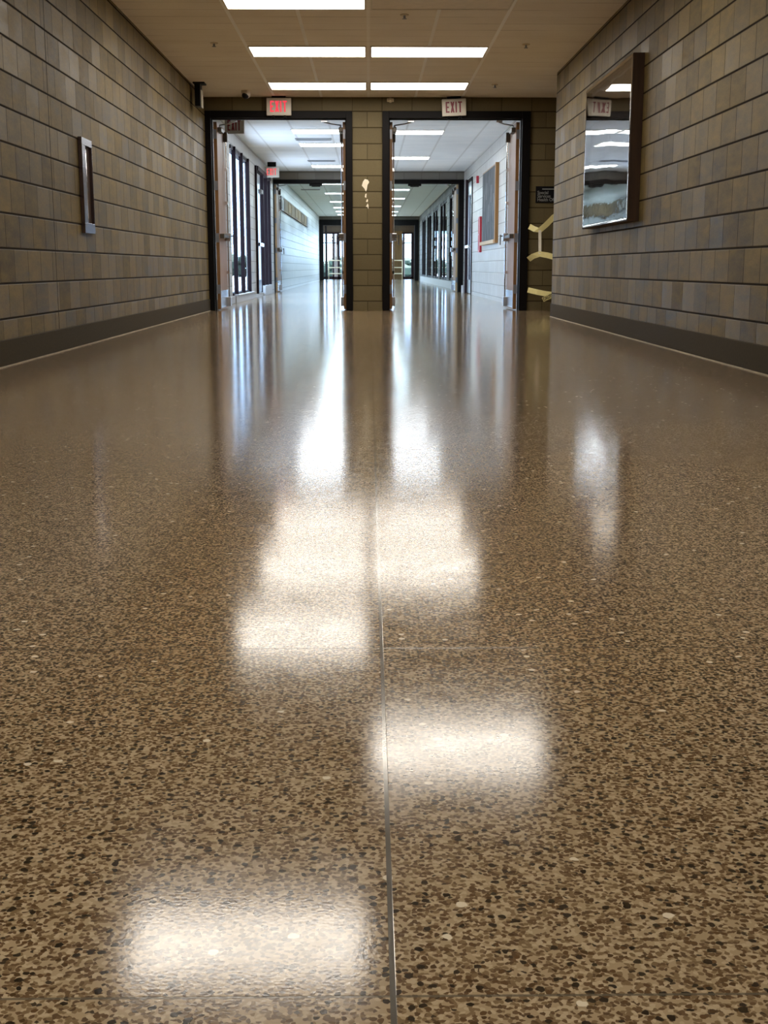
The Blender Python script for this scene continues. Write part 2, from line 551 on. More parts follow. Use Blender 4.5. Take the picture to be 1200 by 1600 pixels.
def thing(name, label, cat, loc=(0, 0, 0), rz=0.0, group=None):
    o = bpy.data.objects.new(name, None)
    o.empty_display_size = 0.1
    col.objects.link(o)
    o.location = loc
    o.rotation_euler = (0, 0, rz)
    return tag(o, label, cat, group)


def struct(name, mb, mat, label=None, cat='wall'):
    o = mb.build(name, mat)
    return tag(o, label, cat if label else None, None, 'structure')


def copy_tree(o, parent=None):
    c = o.copy()
    col.objects.link(c)
    if parent is not None:
        c.parent = parent
    for ch in list(o.children):
        copy_tree(ch, c)
    return c


def text_mesh(body, size, name, mat, parent, loc, rot=(math.pi / 2, 0, 0), extrude=0.001, sx=1.0, bold=0.0, spacing=1.0):
    cu = bpy.data.curves.new('lettering', 'FONT')
    cu.body = body
    cu.size = size
    cu.extrude = extrude
    cu.offset = bold
    cu.space_line = spacing
    tmp = bpy.data.objects.new('lettering', cu)
    col.objects.link(tmp)
    dg = bpy.context.evaluated_depsgraph_get()
    me = bpy.data.meshes.new_from_object(tmp.evaluated_get(dg))
    bpy.data.objects.remove(tmp)
    o = bpy.data.objects.new(name, me)
    me.materials.clear()
    me.materials.append(mat)
    col.objects.link(o)
    o.parent = parent
    o.location = loc
    o.rotation_euler = rot
    o.scale = (sx, 1, 1)
    return o


# ================================================================== THE SETTING
# floor
struct('floor', MB().box(-2.6, 6.0, -6.0, WE + 0.2, -0.2, 0.0), M['floor'], 'glossy brown speckled terrazzo floor running the whole corridor', 'floor')

# ceilings
struct('ceiling', MB().box(-2.6, 6.0, -6.0, W1 + 0.1, ZC, ZC + 0.2), M['ceiling'], 'tan tiled ceiling of the near corridor', 'ceiling')
struct('ceiling_middle', MB().box(-2.6, 2.6, W1 + 0.1, W2 + 0.1, ZC, ZC + 0.2), M['ceiling_mid'], 'bright white tiled ceiling beyond the near doors', 'ceiling')
struct('ceiling_far', MB().box(-2.6, 2.6, W2 + 0.1, WE + 0.4, ZC, ZC + 0.2), M['ceiling_far'], 'pale tiled ceiling of the farthest corridor stretch', 'ceiling')

# near corridor walls
struct('wall_left', MB().box(XL - WT, XL, -6.0, W1 + 0.1, 0, ZC), M['block_left'], 'long tan concrete block wall on the left', 'wall')
struct('wall_right', MB().box(XR, XR + WT, -6.0, CORNER, 0, ZC), M['block_right'], 'long tan concrete block wall on the right', 'wall')
struct('wall_back', MB().box(-2.6, 6.0, -6.2, -6.0, 0, ZC), M['block_cross'], 'tan block wall closing the corridor behind the viewer', 'wall')
AX = 3.6
struct('wall_alcove_side', MB().box(AX, AX + WT, CORNER - 0.3, W1 + 0.1, 0, ZC), M['block_right'], 'side wall of the recess behind the right wall', 'wall')
struct('wall_alcove_back', MB().box(XR + WT, AX, CORNER - 0.3, CORNER - 0.1, 0, ZC), M['block_cross'], 'hidden near wall of the recess', 'wall')

# cove bases
struct('baseboard_left', MB().box(XL, XL + 0.012, -6.0, W1 - 0.05, 0.006, 0.155, 0.004), M['base'], 'dark base course along the left block wall', 'baseboard')
struct('baseboard_right', MB().box(XR - 0.012, XR, -6.0, CORNER, 0.006, 0.155, 0.004), M['base'], 'dark base course along the right block wall', 'baseboard')
struct('trim_1', MB().box(XL, XL + 0.016, -6.0, W1 - 0.05, 0.0, 0.006), M['base_line'], 'thin pale line where left wall meets floor', 'trim')
struct('trim_2', MB().box(XR - 0.016, XR, -6.0, CORNER, 0.0, 0.006), M['base_line'], 'thin pale line where right wall meets floor', 'trim')

# first cross wall (two door openings with a block pier between)
PL, PR = -0.212, 0.180
HZ = 2.565
w = MB()
w.box(-2.6, 6.0, W1, W1 + WT, HZ, ZC)
w.box(2.115, 6.0, W1, W1 + WT, 0, HZ)
w.box(PL, PR, W1, W1 + WT, 0, HZ)
w.box(-2.6, -2.135, W1, W1 + WT, 0, HZ)
wall1 = struct('wall_front', w, M['block_cross'], 'tan block cross wall with two door openings and a middle pier', 'wall')
# pale smear with drips on the pier
def blob(cx, cz, pts):
    return [(cx + a, W1 - 0.002, cz + b) for a, b in pts]
s = MB()
s.poly(blob(-0.045, 1.655, [(-0.045, -0.03), (-0.03, 0.02), (-0.005, 0.055), (0.035, 0.045), (0.052, 0.015), (0.03, -0.02), (0.022, -0.075), (0.008, -0.105), (-0.012, -0.065)]), (0, 0.004, 0))
s.poly(blob(-0.040, 1.50, [(-0.012, -0.02), (-0.004, 0.02), (0.012, 0.025), (0.008, -0.03)]), (0, 0.004, 0))
s.poly(blob(-0.022, 1.435, [(-0.014, -0.015), (0.0, 0.02), (0.014, 0.01), (0.008, -0.02)]), (0, 0.004, 0))
s.poly(blob(-0.018, 1.375, [(-0.02, -0.02), (0.004, 0.025), (0.016, 0.0), (0.014, -0.05), (0.0, -0.02)]), (0, 0.004, 0))
tag(s.build('plaster_smear', M['stain'], wall1), 'pale smear with drips on the pier')


def door_frame(n, label, x0, x1, jl, jr, y0, y1, zh0, zh1, mat):
    """welded steel frame: two jambs with rebates and a head"""
    t = thing('door_%d' % n, label, 'door frame', (0, y0, 0))
    t['kind'] = 'structure'
    d = y1 - y0
    for a, b, sgn in ((x0, jl, 1), (jr, x1, -1)):
        m = MB()
        m.box(a, b, 0, d, 0, zh1, 0.004)
        if sgn > 0:
            m.box(b, b + 0.012, d * 0.30, d * 0.55, 0, zh0)
        else:
            m.box(a - 0.012, a, d * 0.30, d * 0.55, 0, zh0)
        m.build('jamb', mat, t)
    m = MB()
    m.box(jl, jr, 0, d, zh0, zh1, 0.004)
    m.box(jl, jr, d * 0.30, d * 0.55, zh0 - 0.012, zh0)
    m.build('head', mat, t)
    return t


FY0, FY1 = W1 - 0.035, W1 + WT + 0.01
OL0, OL1, OR0, OR1 = -2.055, -0.292, 0.268, 2.007
H0 = 2.475
door_frame(1, 'black steel frame of the left doorway', -2.135, PL, OL0, OL1, FY0, FY1, H0, HZ, M['black'])
door_frame(2, 'black steel frame of the right doorway', PR, 2.115, OR0, OR1, FY0, FY1, H0, HZ, M['black'])

# ---- middle corridor walls
def wall_y(name, xa, xb, y0, y1, holes, mat, label):
    """wall along Y with rectangular holes (ya, yb, za, zb)"""
    m = MB()
    y = y0
    for ya, yb, za, zb in sorted(holes):
        if ya > y:
            m.box(xa, xb, y, ya, 0, ZC)
        if za > 0:
            m.box(xa, xb, ya, yb, 0, za)
        if zb < ZC:
            m.box(xa, xb, ya, yb, zb, ZC)
        y = yb
    if y < y1:
        m.box(xa, xb, y, y1, 0, ZC)
    return struct(name, m, mat, label, 'wall')


MY0, MY1 = W1 + WT, W2
wall_y('wall_middle_left', ML - 0.05, ML, MY0, MY1, [(20.35, 23.25, 0.12, 2.48), (24.75, 28.15, 0.06, 2.50)], M['white_block'],
       'white painted block wall left of the middle corridor')
wall_y('wall_middle_right', MR, MR + WT, MY0, MY1, [(27.0, 28.1, 0.0, 2.45)], M['white_block'],
       'white painted block wall right of the middle corridor')
struct('baseboard_middle_left', MB().box(ML, ML + 0.05, 18.0, 20.3, 0, 0.11, 0.005).box(ML, ML + 0.07, 20.3, 23.4, 0, 0.118, 0.005), M['base_white'],
       'pale curb along the middle left wall', 'baseboard')

# second and third cross walls
w = MB()
w.box(-2.6, 2.6, W2, W2 + WT, 2.55, ZC)
w.box(-2.6, -2.285, W2, W2 + WT, 0, 2.55)
w.box(2.20, 2.6, W2, W2 + WT, 0, 2.55)
w.box(-0.20, 0.19, W2, W2 + WT, 0, 2.55)
struct('wall_second_front', w, M['grey_cross'], 'grey block cross wall over the second doorways', 'wall')
door_frame(3, 'black frame of the second doorway, left half', -2.285, -0.20, -2.19, -0.285, W2 - 0.03, W2 + WT + 0.01, 2.47, 2.55, M['black'])
door_frame(4, 'black frame of the second doorway, right half', 0.19, 2.20, 0.27, 2.085, W2 - 0.03, W2 + WT + 0.01, 2.47, 2.55, M['black'])
w = MB()
w.box(-2.6, 2.6, W3, W3 + WT, 2.60, ZC)
w.box(-2.6, -2.16, W3, W3 + WT, 0, 2.60)
w.box(2.16, 2.6, W3, W3 + WT, 0, 2.60)
struct('wall_third_front', w, M['grey_cross'], 'grey cross wall over the third, farthest doorway', 'wall')
door_frame(5, 'wide black frame of the third doorway', -2.16, 2.16, -1.98, 2.00, W3 - 0.05, W3 + WT + 0.02, 2.36, 2.60, M['black'])

# far corridor walls
FYA, FYB = W2 + WT, W3
struct('wall_leaf_pocket', MB().box(-2.6, -2.27, FYA, FYA + 0.98, 0, ZC), M['grey_block'], 'shallow pocket behind the far left door leaf', 'wall')
wall_y('wall_far_left', TL - WT - 0.25, TL, FYA + 0.98, FYB, [], M['far_block'], 'glossy pale blue block wall on the far left')
RW = [(31.4 + 4.4 * k, 31.4 + 4.4 * k + 3.3) for k in range(5)]
wall_y('wall_far_right', TR, TR + 0.06, FYA, FYB, [(a, b, 0.22, 2.48) for a, b in RW], M['grey_block'], 'grey block wall with tall windows on the far right')
struct('baseboard_far_right', MB().box(TR - 0.02, TR, FYA, 53.6, 0, 0.2, 0.005), M['base_white'], 'pale base under the far right windows', 'baseboard')

# vestibule past the third doorway
wall_y('wall_vestibule_left', -2.6, -2.40, W3 + WT, WE, [(57.0, 61.5, 0.25, 2.35)], M['grey_block'], 'left wall of the entrance vestibule')
wall_y('wall_vestibule_right', 2.40, 2.60, W3 + WT, WE, [(57.0, 61.5, 0.25, 2.35)], M['grey_block'], 'right wall of the entrance vestibule')
w = MB()
w.box(-2.6, 2.6, WE, WE + WT, 2.25, ZC)
w.box(-2.6, -2.38, WE, WE + WT, 0, 2.25)
w.box(2.20, 2.6, WE, WE + WT, 0, 2.25)
struct('wall_end', w, M['brown_cross'], 'end wall over the entrance glazing', 'wall')

# glazed entrance (end of the corridor)
g = thing('window_1', 'dark framed entrance glazing at the corridor end', 'window', (0, WE, 0))
g['kind'] = 'structure'
f = MB()
for xa, xb in ((-2.38, -2.30), (-2.10, -2.03), (-1.78, -1.71), (-1.52, -1.42), (-0.05, 0.05), (0.95, 1.02), (1.66, 1.72), (2.08, 2.20)):
    f.box(xa, xb, 0.02, 0.14, 0.0, 2.25)
f.box(-2.38, 2.20, 0.02, 0.14, 2.17, 2.25)
f.box(-2.38, 2.20, 0.02, 0.14, 0.0, 0.12)
f.box(-2.38, -1.52, 0.04, 0.12, 1.72, 1.76)
f.box(1.02, 2.08, 0.04, 0.12, 1.72, 1.76)
f.build('mullions', M['mullion'], g)
MB().box(-2.30, 2.10, 0.075, 0.083, 0.12, 2.17).build('pane', M['glass'], g)

# window in the left wall of the middle corridor
g = thing('window_2', 'dark mullioned window in the middle left wall', 'window', (ML, 0, 0))
g['kind'] = 'structure'
for k, ym in enumerate((20.72, 21.88, 23.03)):
    MB().box(-0.012, 0.056, ym, ym + 0.06, 0.12, 2.48, 0.004).build('mullion', M['mullion'], g)
MB().box(-0.10, 0.02, 20.35, 23.25, 2.42, 2.48).box(-0.10, 0.02, 20.35, 23.25, 0.12, 0.16).build('frame', M['mullion'], g)
MB().box(-0.008, 0.0, 20.35, 23.25, 0.12, 2.48).build('pane', M['glass'], g)
MB().box(-0.12, 0.10, 20.45, 23.4, 0.118, 0.135, 0.004).build('window_sill', M['base_white'], g)

# door with sidelights in the left wall
g = thing('door_6', 'dark framed glazed side door in the middle left wall', 'door', (ML, 0, 0))
g['kind'] = 'structure'
for ya in (24.75, 26.25, 27.2, 28.03):
    MB().box(-0.05, 0.040, ya, ya + 0.10, 0.06, 2.50, 0.004).build('mullion', M['mullion'], g)
MB().box(-0.12, 0.06, 24.87, 28.03, 2.42, 2.50).build('head', M['mullion'], g)
MB().box(-0.06, -0.052, 24.87, 28.03, 0.06, 2.42).build('pane', M['glass'], g)
dl = MB().box(-0.05, -0.01, 24.90, 25.02, 0.08, 2.40).box(-0.05, -0.01, 25.92, 26.04, 0.08, 2.40).box(-0.05, -0.01, 25.02, 25.92, 0.08, 0.32) \
    .box(-0.05, -0.01, 25.02, 25.92, 2.10, 2.40).build('door_leaf', M['steel'], g)
MB().box(-0.01, 0.06, 25.05, 25.95, 0.98, 1.05, 0.006).build('push_bar', M['chrome'], dl)
MB().box(-0.01, 0.06, 25.55, 25.95, 2.02, 2.10, 0.006).build('door_closer', M['closer'], dl)
MB().box(0.0, 0.06, 26.2, 28.0, 0.0, 0.20, 0.004).build('curb', M['base_white'], g)

# door on the right of the middle corridor
g = thing('door_7', 'pale glazed side door in the middle right wall', 'door', (MR, 0, 0))
g['kind'] = 'structure'
MB().box(-0.07, 0.12, 28.0, 28.12, 0.0, 2.45, 0.004).build('jamb', M['maroon'], g)
MB().box(-0.02, 0.12, 26.98, 27.06, 0.0, 2.45, 0.004).build('jamb', M['maroon'], g)
MB().box(-0.02, 0.12, 27.06, 28.0, 2.37, 2.45).build('head', M['maroon'], g)
dl = MB().box(-0.02, 0.02, 27.06, 27.18, 0.02, 2.37).box(-0.02, 0.02, 27.88, 28.0, 0.02, 2.37).box(-0.02, 0.02, 27.18, 27.88, 0.02, 0.3) \
    .box(-0.02, 0.02, 27.18, 27.88, 2.1, 2.37).build('door_leaf', M['steel'], g)
MB().box(-0.006, 0.002, 27.18, 27.88, 0.3, 2.1).build('pane', M['glass'], dl)
MB().box(-0.08, -0.02, 27.15, 27.95, 0.98, 1.04, 0.006).build('push_bar', M['chrome'], dl)
struct('trim_3', MB().box(MR - 0.10, MR, 28.16, 28.62, 0, 0.17, 0.006), M['base_white'], 'pale plinth block beside the middle right door', 'trim')

# far right windows
for k, (a, b) in enumerate(RW):
    g = thing('window_%d' % (3 + k), ('dark window bay in the far right wall, %s from the near end' % ('first', 'second', 'third', 'fourth', 'fifth')[k]),
              'window', (TR, a, 0))
    g['kind'] = 'structure'
    L = b - a
    f = MB()
    for ya in (0.0, L * 0.52, L - 0.1):
        f.box(0.01, 0.05, ya, ya + 0.1, 0.22, 2.48)
    f.box(0.02, 0.06, 0, L, 0.22, 0.28).box(0.02, 0.06, 0, L, 2.40, 2.48)
    f.build('mullions', M['mullion'], g)
    MB().box(0.038, 0.044, 0, L, 0.22, 2.48).build('pane', M['glass_tint'], g)

# dim room behind those windows, with its own outside windows
w = MB()
RX = 8.5
yy = FYA
for k in range(14):
    ya = 30.4 + k * 1.75
    w.box(RX, RX + 0.2, yy, ya, 0, ZC)
    w.box(RX, RX + 0.2, ya, ya + 1.2, 0, 0.35)
    w.box(RX, RX + 0.2, ya, ya + 1.2, 0.95, 1.02)
    w.box(RX, RX + 0.2, ya, ya + 1.2, 1.45, 1.60)
    w.box(RX, RX + 0.2, ya, ya + 1.2, 2.0, ZC)
    yy = ya + 1.2
w.box(RX, RX + 0.2, yy, FYB, 0, ZC)
w.box(2.6, RX + 0.2, FYA - 0.2, FYA, 0, ZC)
for k in range(6):
    w.box(2.6 + k * 1.06, 2.6 + k * 1.06 + 0.14, FYB, FYB + 0.2, 0, ZC)
for za, zb in ((0, 0.36), (0.74, 0.84), (1.36, 1.50), (1.70, 1.86), (2.12, ZC)):
    w.box(2.6, RX + 0.2, FYB, FYB + 0.2, za, zb)
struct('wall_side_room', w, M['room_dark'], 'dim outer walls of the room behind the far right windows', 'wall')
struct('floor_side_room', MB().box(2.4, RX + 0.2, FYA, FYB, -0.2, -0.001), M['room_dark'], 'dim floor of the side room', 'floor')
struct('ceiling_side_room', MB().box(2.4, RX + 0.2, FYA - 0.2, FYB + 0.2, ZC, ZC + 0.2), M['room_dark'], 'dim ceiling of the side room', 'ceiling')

# outdoors
tag(MB().box(-60, 60, WE + 0.2, 140, -0.25, -0.06).build('ground', M['paving']), 'pale paved ground outside the entrance', 'ground', None, 'structure')
tag(MB().box(-60, -2.6, -6, WE + 0.2, -0.25, -0.06).build('ground', M['paving']), 'pale paved ground outside the left windows', 'ground', None, 'structure')
tag(MB().box(RX + 0.2, 60, -6, WE + 0.2, -0.25, -0.06).build('ground', M['lawn']), 'green lawn outside the side room', 'ground', None, 'structure')


# ================================================================== CEILING LIGHTS
def troffer(x0, x1, y0, lens, label, group, on=True):
    y1 = y0 + 0.60
    t = thing('ceiling_light', label, 'ceiling light', ((x0 + x1) / 2, (y0 + y1) / 2, ZC), 0, group)
    hx, hy = (x1 - x0) / 2, (y1 - y0) / 2
    f = MB()
    f.box(-hx, hx, -hy, -hy + 0.012, -0.012, 0.0).box(-hx, hx, hy - 0.012, hy, -0.012, 0.0)
    f.box(-hx, -hx + 0.012, -hy + 0.012, hy - 0.012, -0.012, 0.0).box(hx - 0.012, hx, -hy + 0.012, hy - 0.012, -0.012, 0.0)
    f.build('frame', M['troffer'], t)
    MB().box(-hx + 0.012, hx - 0.012, -hy + 0.012, hy - 0.012, -0.008, -0.001).build('diffuser', M[lens], t)
    return t


GA, GB, GC = 'near corridor ceiling lights', 'middle corridor ceiling lights', 'far corridor ceiling lights'
LX0, LX1 = 0.022, 1.205
R2 = 13.05
troffer(-LX1, -LX0, R2 + 2.44, 'lens_main', 'lit ceiling light left of the centre line, nearest the block cross wall', GA)
troffer(LX0, LX1, R2 + 2.44, 'lens_main', 'lit ceiling light right of the centre line, nearest the block cross wall', GA)
troffer(-LX1, -LX0, R2, 'lens_main', 'lit ceiling light, left one of the second row from the cross wall', GA)
troffer(LX0, LX1, R2, 'lens_main', 'lit ceiling light, right one of the second row from the cross wall', GA)
troffer(-LX1, -LX0, R2 - 2.44, 'lens_main', 'lit ceiling light cut by the top edge of the photo', GA)
troffer(LX0, LX1, R2 - 2.44, 'lens_off', 'unlit tan ceiling panel right of the topmost lit light', GA)
troffer(LX0, LX1, R2 - 5.18, 'lens_main', 'lit ceiling light seen only as the right-hand glare on the floor', GA)
troffer(-LX1, -LX0, R2 - 7.72, 'lens_main', 'lit ceiling light seen only as the nearest left glare on the floor', GA)
for k, (sx, yk) in enumerate(((1, 3.0), (-1, 0.5), (1, -1.9))):
    t = troffer(*((LX0, LX1) if sx > 0 else (-LX1, -LX0)), yk, 'lens_main', 'lit ceiling light overhead near the viewer, outside the photo', GA)

for x, y0, lb in ((-1, 20.65, 'left of the nearest row'), (1, 20.75, 'right of the nearest row'), (-1, 22.9, 'second from the near end on the left'),
                  (-1, 27.7, 'third from the near end on the left'), (1, 25.6, 'second from the near end on the right')):
    a, b = (LX0, LX1 + 0.02) if x > 0 else (-LX1 - 0.04, -LX0)
    troffer(a, b, y0, 'lens_mid', 'cool lit light in the white middle ceiling, ' + lb, GB)
names = ('first', 'second', 'third', 'fourth', 'fifth', 'sixth')
for k, y0 in enumerate((33.4, 37.8, 42.6, 46.8, 50.0, 53.0)):
    troffer(-1.30, -LX0, y0, 'lens_far', 'cool lit light left in the farthest ceiling, %s from the near end' % names[k], GC)
for k, y0 in enumerate((36.0, 40.6, 45.7, 50.2, 53.6)):
    troffer(LX0, 1.16, y0, 'lens_far', 'cool lit light right in the farthest ceiling, %s from the near end' % names[k], GC)


# vents between the middle lights
def vent(x0, x1, y, label):
    t = thing('ceiling_vent', label, 'vent', ((x0 + x1) / 2, y, ZC), 0, 'ceiling vents')
    h = (x1 - x0) / 2
    m = MB()
    m.box(-h, h, -0.15, -0.13, -0.015, 0).box(-h, h, 0.13, 0.15, -0.015, 0).box(-h, -h + 0.02, -0.13, 0.13, -0.015, 0).box(h - 0.02, h, -0.13, 0.13, -0.015, 0)
    m.build('frame', M['vent'], t)
    for k in range(4):
        yk = -0.10 + k * 0.066
        MB().box(-h + 0.02, h - 0.02, yk - 0.008, yk + 0.012, -0.012, -0.001).build('slat', M['vent'], t)


vent(-1.26, -0.65, 22.2, 'grey slatted vent between the first and second middle lights on the left')
vent(-1.26, -0.69, 26.6, 'grey slatted vent just before the third left light of the middle ceiling')
vent(-1.92, -1.38, 36.3, 'grey slatted vent in the farthest ceiling above the plaques')


# ================================================================== DOOR LEAVES
def door_leaf(xh, side, yh, label, width=0.87, height=2.455, detail=True, face='door_face', edge='wood_edge'):
    """leaf held open at 90 degrees; side=+1: its push face looks towards +X"""
    t = thing('door_leaf', label, 'door', (xh, yh, 0), 0, 'open door leaves')
    s = side
    th = 0.045

    def bx(mb, xa, xb, *r, **k):
        return mb.box(min(s * xa, s * xb), max(s * xa, s * xb), *r, **k)
    p = MB()
    bx(p, 0.0, th, 0.004, width, 0.012, height, bev=0.002)
    pn = p.build('panel', M[face], t)
    e = MB()
    bx(e, 0.0005, th - 0.0005, 0.0, 0.0038, 0.012, height)
    tag(e.build('edge_band', M[edge], t), 'brown wooden edge')
    if not detail:
        return t
    for z in (0.28, 0.96, 1.64, 2.30):
        h = MB()
        bx(h, -0.022, th - 0.004, -0.006, -0.001, z - 0.06, z + 0.06)
        h.cyl((s * -0.008, -0.010, z - 0.06), (s * -0.008, -0.010, z + 0.06), 0.009)
        tag(h.build('hinge', M['hinge'], t), 'grey steel hinge')
    k = MB()
    bx(k, th, th + 0.002, 0.03, width - 0.02, 0.03, 0.26)
    tag(k.build('kick_plate', M['kick'], t), 'steel kick plate')
    # panic bar
    b = MB()
    bx(b, th, th + 0.060, 0.05, 0.14, 0.955, 1.015, bev=0.006)
    bx(b, th + 0.030, th + 0.062, 0.14, width - 0.16, 0.965, 1.005, bev=0.006)
    pb = tag(b.build('panic_bar', M['closer'], t), 'bronze panic bar')
    c = MB()
    bx(c, th, th + 0.075, width - 0.16, width - 0.05, 0.93, 1.04, bev=0.008)
    cs = tag(c.build('latch_case', M['steel'], pb), 'steel latch case')
    # vertical rod with top and bottom latches
    r = MB()
    r.cyl((s * (th + 0.03), width - 0.10, 1.04), (s * (th + 0.03), width - 0.10, 2.30), 0.011)
    r.cyl((s * (th + 0.03), width - 0.10, 0.16), (s * (th + 0.03), width - 0.10, 0.93), 0.011)
    for z in (0.5, 1.45, 1.9):
        bx(r, th, th + 0.04, width - 0.12, width - 0.08, z - 0.02, z + 0.02)
    rd = tag(r.build('vertical_rod', M['chrome'], t), 'chrome vertical rod')
    l = MB()
    bx(l, th, th + 0.055, width - 0.14, width - 0.05, 2.27, 2.40, bev=0.006)
    l.build('top_latch', M['closer'], rd)
    l = MB()
    bx(l, th, th + 0.055, width - 0.14, width - 0.05, 0.03, 0.16, bev=0.006)
    l.build('bottom_latch', M['steel'], rd)
    # outside handle loop
    q = MB()
    q.cyl((s * (th + 0.075), width - 0.10, 1.0), (s * (th + 0.11), width - 0.10, 1.0), 0.008)
    q.cyl((s * (th + 0.105), width - 0.10, 0.88), (s * (th + 0.105), width - 0.10, 1.02), 0.008)
    q.build('handle', M['closer'], cs)
    # closer: body on the leaf, arm to the frame head
    cb = MB()
    bx(cb, th, th + 0.055, 0.06, 0.34, 2.335, 2.395, bev=0.008)
    cl = tag(cb.build('door_closer', M['closer'], t), 'bronze closer body')
    a = MB()
    a.cyl((s * (th + 0.03), 0.12, 2.395), (s * (th + 0.03), 0.12, 2.425), 0.012)
    a.cyl((s * (th + 0.03), 0.12, 2.425), (s * (th + 0.17), -0.02, 2.430), 0.009)
    a.cyl((s * (th + 0.17), -0.02, 2.430), (s * (th + 0.24), -0.12, 2.440), 0.009)
    bx(a, th + 0.20, th + 0.28, -0.15, -0.09, 2.440, 2.463)
    a.build('closer_arm', M['steel'], cl)
    return t


YH = FY1 + 0.012
door_leaf(OL0 + 0.004, 1, YH, 'open door leaf against the left wall side of the left doorway, with panic bar')
door_leaf(OL1 - 0.004, -1, YH, 'open door leaf on the pier side of the left doorway, seen on edge')
door_leaf(OR0 + 0.004, 1, YH, 'open door leaf on the pier side of the right doorway, seen on edge')
door_leaf(OR1 - 0.004, -1, YH, 'open door leaf at the right jamb of the right doorway, with panic bar')
YH2 = W2 + WT + 0.022
door_leaf(-2.19, 1, YH2, 'open pale door leaf at the left of the second doorway, far off', edge='wood_pale')
door_leaf(2.081, -1, YH2, 'open pale door leaf at the right of the second doorway, far off', edge='wood_pale')

for xc, lb in ((-1.215, 'left'), (1.06, 'right')):
    t = thing('strike_bracket', 'black bracket under the %s head of the second doorway' % lb, 'bracket', (xc, W2 + 0.07, 2.458), 0, 'head brackets')
    MB().box(-0.15, 0.15, -0.08, 0.08, -0.045, 0.0, 0.004).build('plate', M['black'], t)
    MB().box(-0.10, 0.10, -0.05, 0.05, -0.065, -0.045, 0.004).build('catch', M['blackplastic'], t)

# ================================================================== EXIT SIGNS
def letter_bars(ch, x, z, w, h, st):
    """rectangles / slanted strokes of one capital, as polygons in XZ"""
    R = lambda a, b, c, d: [(x + a, z + c), (x + b, z + c), (x + b, z + d), (x + a, z + d)]
    if ch == 'E':
        return [R(0, st, 0, h), R(st, w, 0, st), R(st, w * 0.85, h / 2 - st / 2, h / 2 + st / 2), R(st, w, h - st, h)]
    if ch == 'I':
        return [R(w / 2 - st / 2, w / 2 + st / 2, 0, h)]
    if ch == 'T':
        return [R(0, w, h - st, h), R(w / 2 - st / 2, w / 2 + st / 2, 0, h - st)]
    if ch == 'X':
        q = st * 1.15
        return [[(x, z), (x + q, z), (x + w, z + h), (x + w - q, z + h)],
                [(x + w - q, z), (x + w, z), (x + q, z + h), (x, z + h)]]


def exit_sign(loc, w, h, lit, label, lens=None, body='sign_white', roll=0.0, rz=0.0, lamps=True, canopy=True, letter=None, drop=0.02):
    t = thing('exit_sign', label, 'exit sign', loc, rz, 'exit signs')
    t.rotation_euler = (0, roll, rz)
    bd = MB().box(-w / 2, w / 2, -0.025, 0.025, -h, 0, 0.006).build('housing', M[body], t)
    fr = MB().box(-w / 2 + 0.02, w / 2 - 0.02, -0.028, -0.0255, -h + 0.022, -0.022)
    fr.build('face_panel', M['sign_lit'] if lit == 2 else M[body], t)
    lw, lh, st = w * 0.155, h * 0.64, w * 0.060
    xs = (-w * 0.35, -w * 0.155, w * 0.035, w * 0.16)
    ws = (lw, lw * 1.1, lw * 0.6, lw * 1.1)
    for ch, x0, ww in zip('EXIT', xs, ws):
        m = MB()
        for k, pl in enumerate(letter_bars(ch, x0, -h * 0.81, ww, lh, st)):
            m.poly([(px, -0.0285 - 0.0004 * k, pz) for px, pz in pl], (0, -0.002, 0))
        m.build('letter', letter or M['red_dark'], t)
    if lamps:
        for sx in (-0.075, 0.075):
            m = MB().cyl((sx, 0, -h), (sx, 0, -h - 0.018), 0.014).ball((sx, 0, -h - 0.026), 0.021, 0.7)
            tag(m.build('lamp_head', M['blackplastic'], t, True), 'small black lamp head below')
    if canopy:
        MB().box(-0.09, 0.09, -0.03, 0.03, 0.0, drop).build('canopy', M['blackplastic'], t)
    return t


exit_sign((-1.159, W1 - 0.09, ZC - 0.025), 0.318, 0.215, 1, 'lit exit sign with glowing red letters above the left doorway', letter=M['red_lit'], drop=0.0245)
exit_sign((1.104, W1 - 0.09, ZC - 0.032), 0.312, 0.212, 0, 'unlit slightly tilted exit sign above the right doorway', letter=M['red_dark'], roll=math.radians(-2.5), drop=0.026)
exit_sign((-1.915, 18.5, 2.672), 0.285, 0.225, 0, 'unlit grey exit sign just behind the left doorway', body='sign_grey', letter=M['red_dark'], rz=math.radians(-8), lamps=False, drop=0.067)
exit_sign((-2.035, 27.0, 2.645), 0.30, 0.215, 1, 'small far exit sign with pink letters before the second doorway', letter=M['pink_lit'], lamps=False, drop=0.094)

# black sign seen edge on, hung from the ceiling at the left wall
t = thing('hanging_sign', 'black double-faced box sign hung edge-on beside the left wall', 'sign', (-2.03, 15.6, ZC))
MB().box(-0.065, 0.075, -0.10, 0.10, -0.018, 0.0, 0.004).build('ceiling_plate', M['blackplastic'], t)
MB().box(-0.045, 0.022, -0.10, 0.10, -0.275, -0.018, 0.006).build('box', M['blackplastic'], t)
tag(MB().box(0.022, 0.034, -0.075, 0.075, -0.285, -0.09, 0.003).build('face_panel', M['sign_white'], t), 'pale side panel')

# dome camera
t = thing('dome_camera', 'small white dome camera under the ceiling above the left doorway', 'camera', (-1.53, 16.25, ZC))
MB().cyl((0, 0, 0), (0, 0, -0.035), 0.062, 28).build('base', M['dome'], t)
MB().ball((0, 0, -0.045), 0.055, 0.95).build('housing', M['dome'], t, True)
tag(MB().ball((-0.008, -0.014, -0.060), 0.046, 0.95).build('lens_dome', M['blackplastic'], t, True), 'dark lens dome')

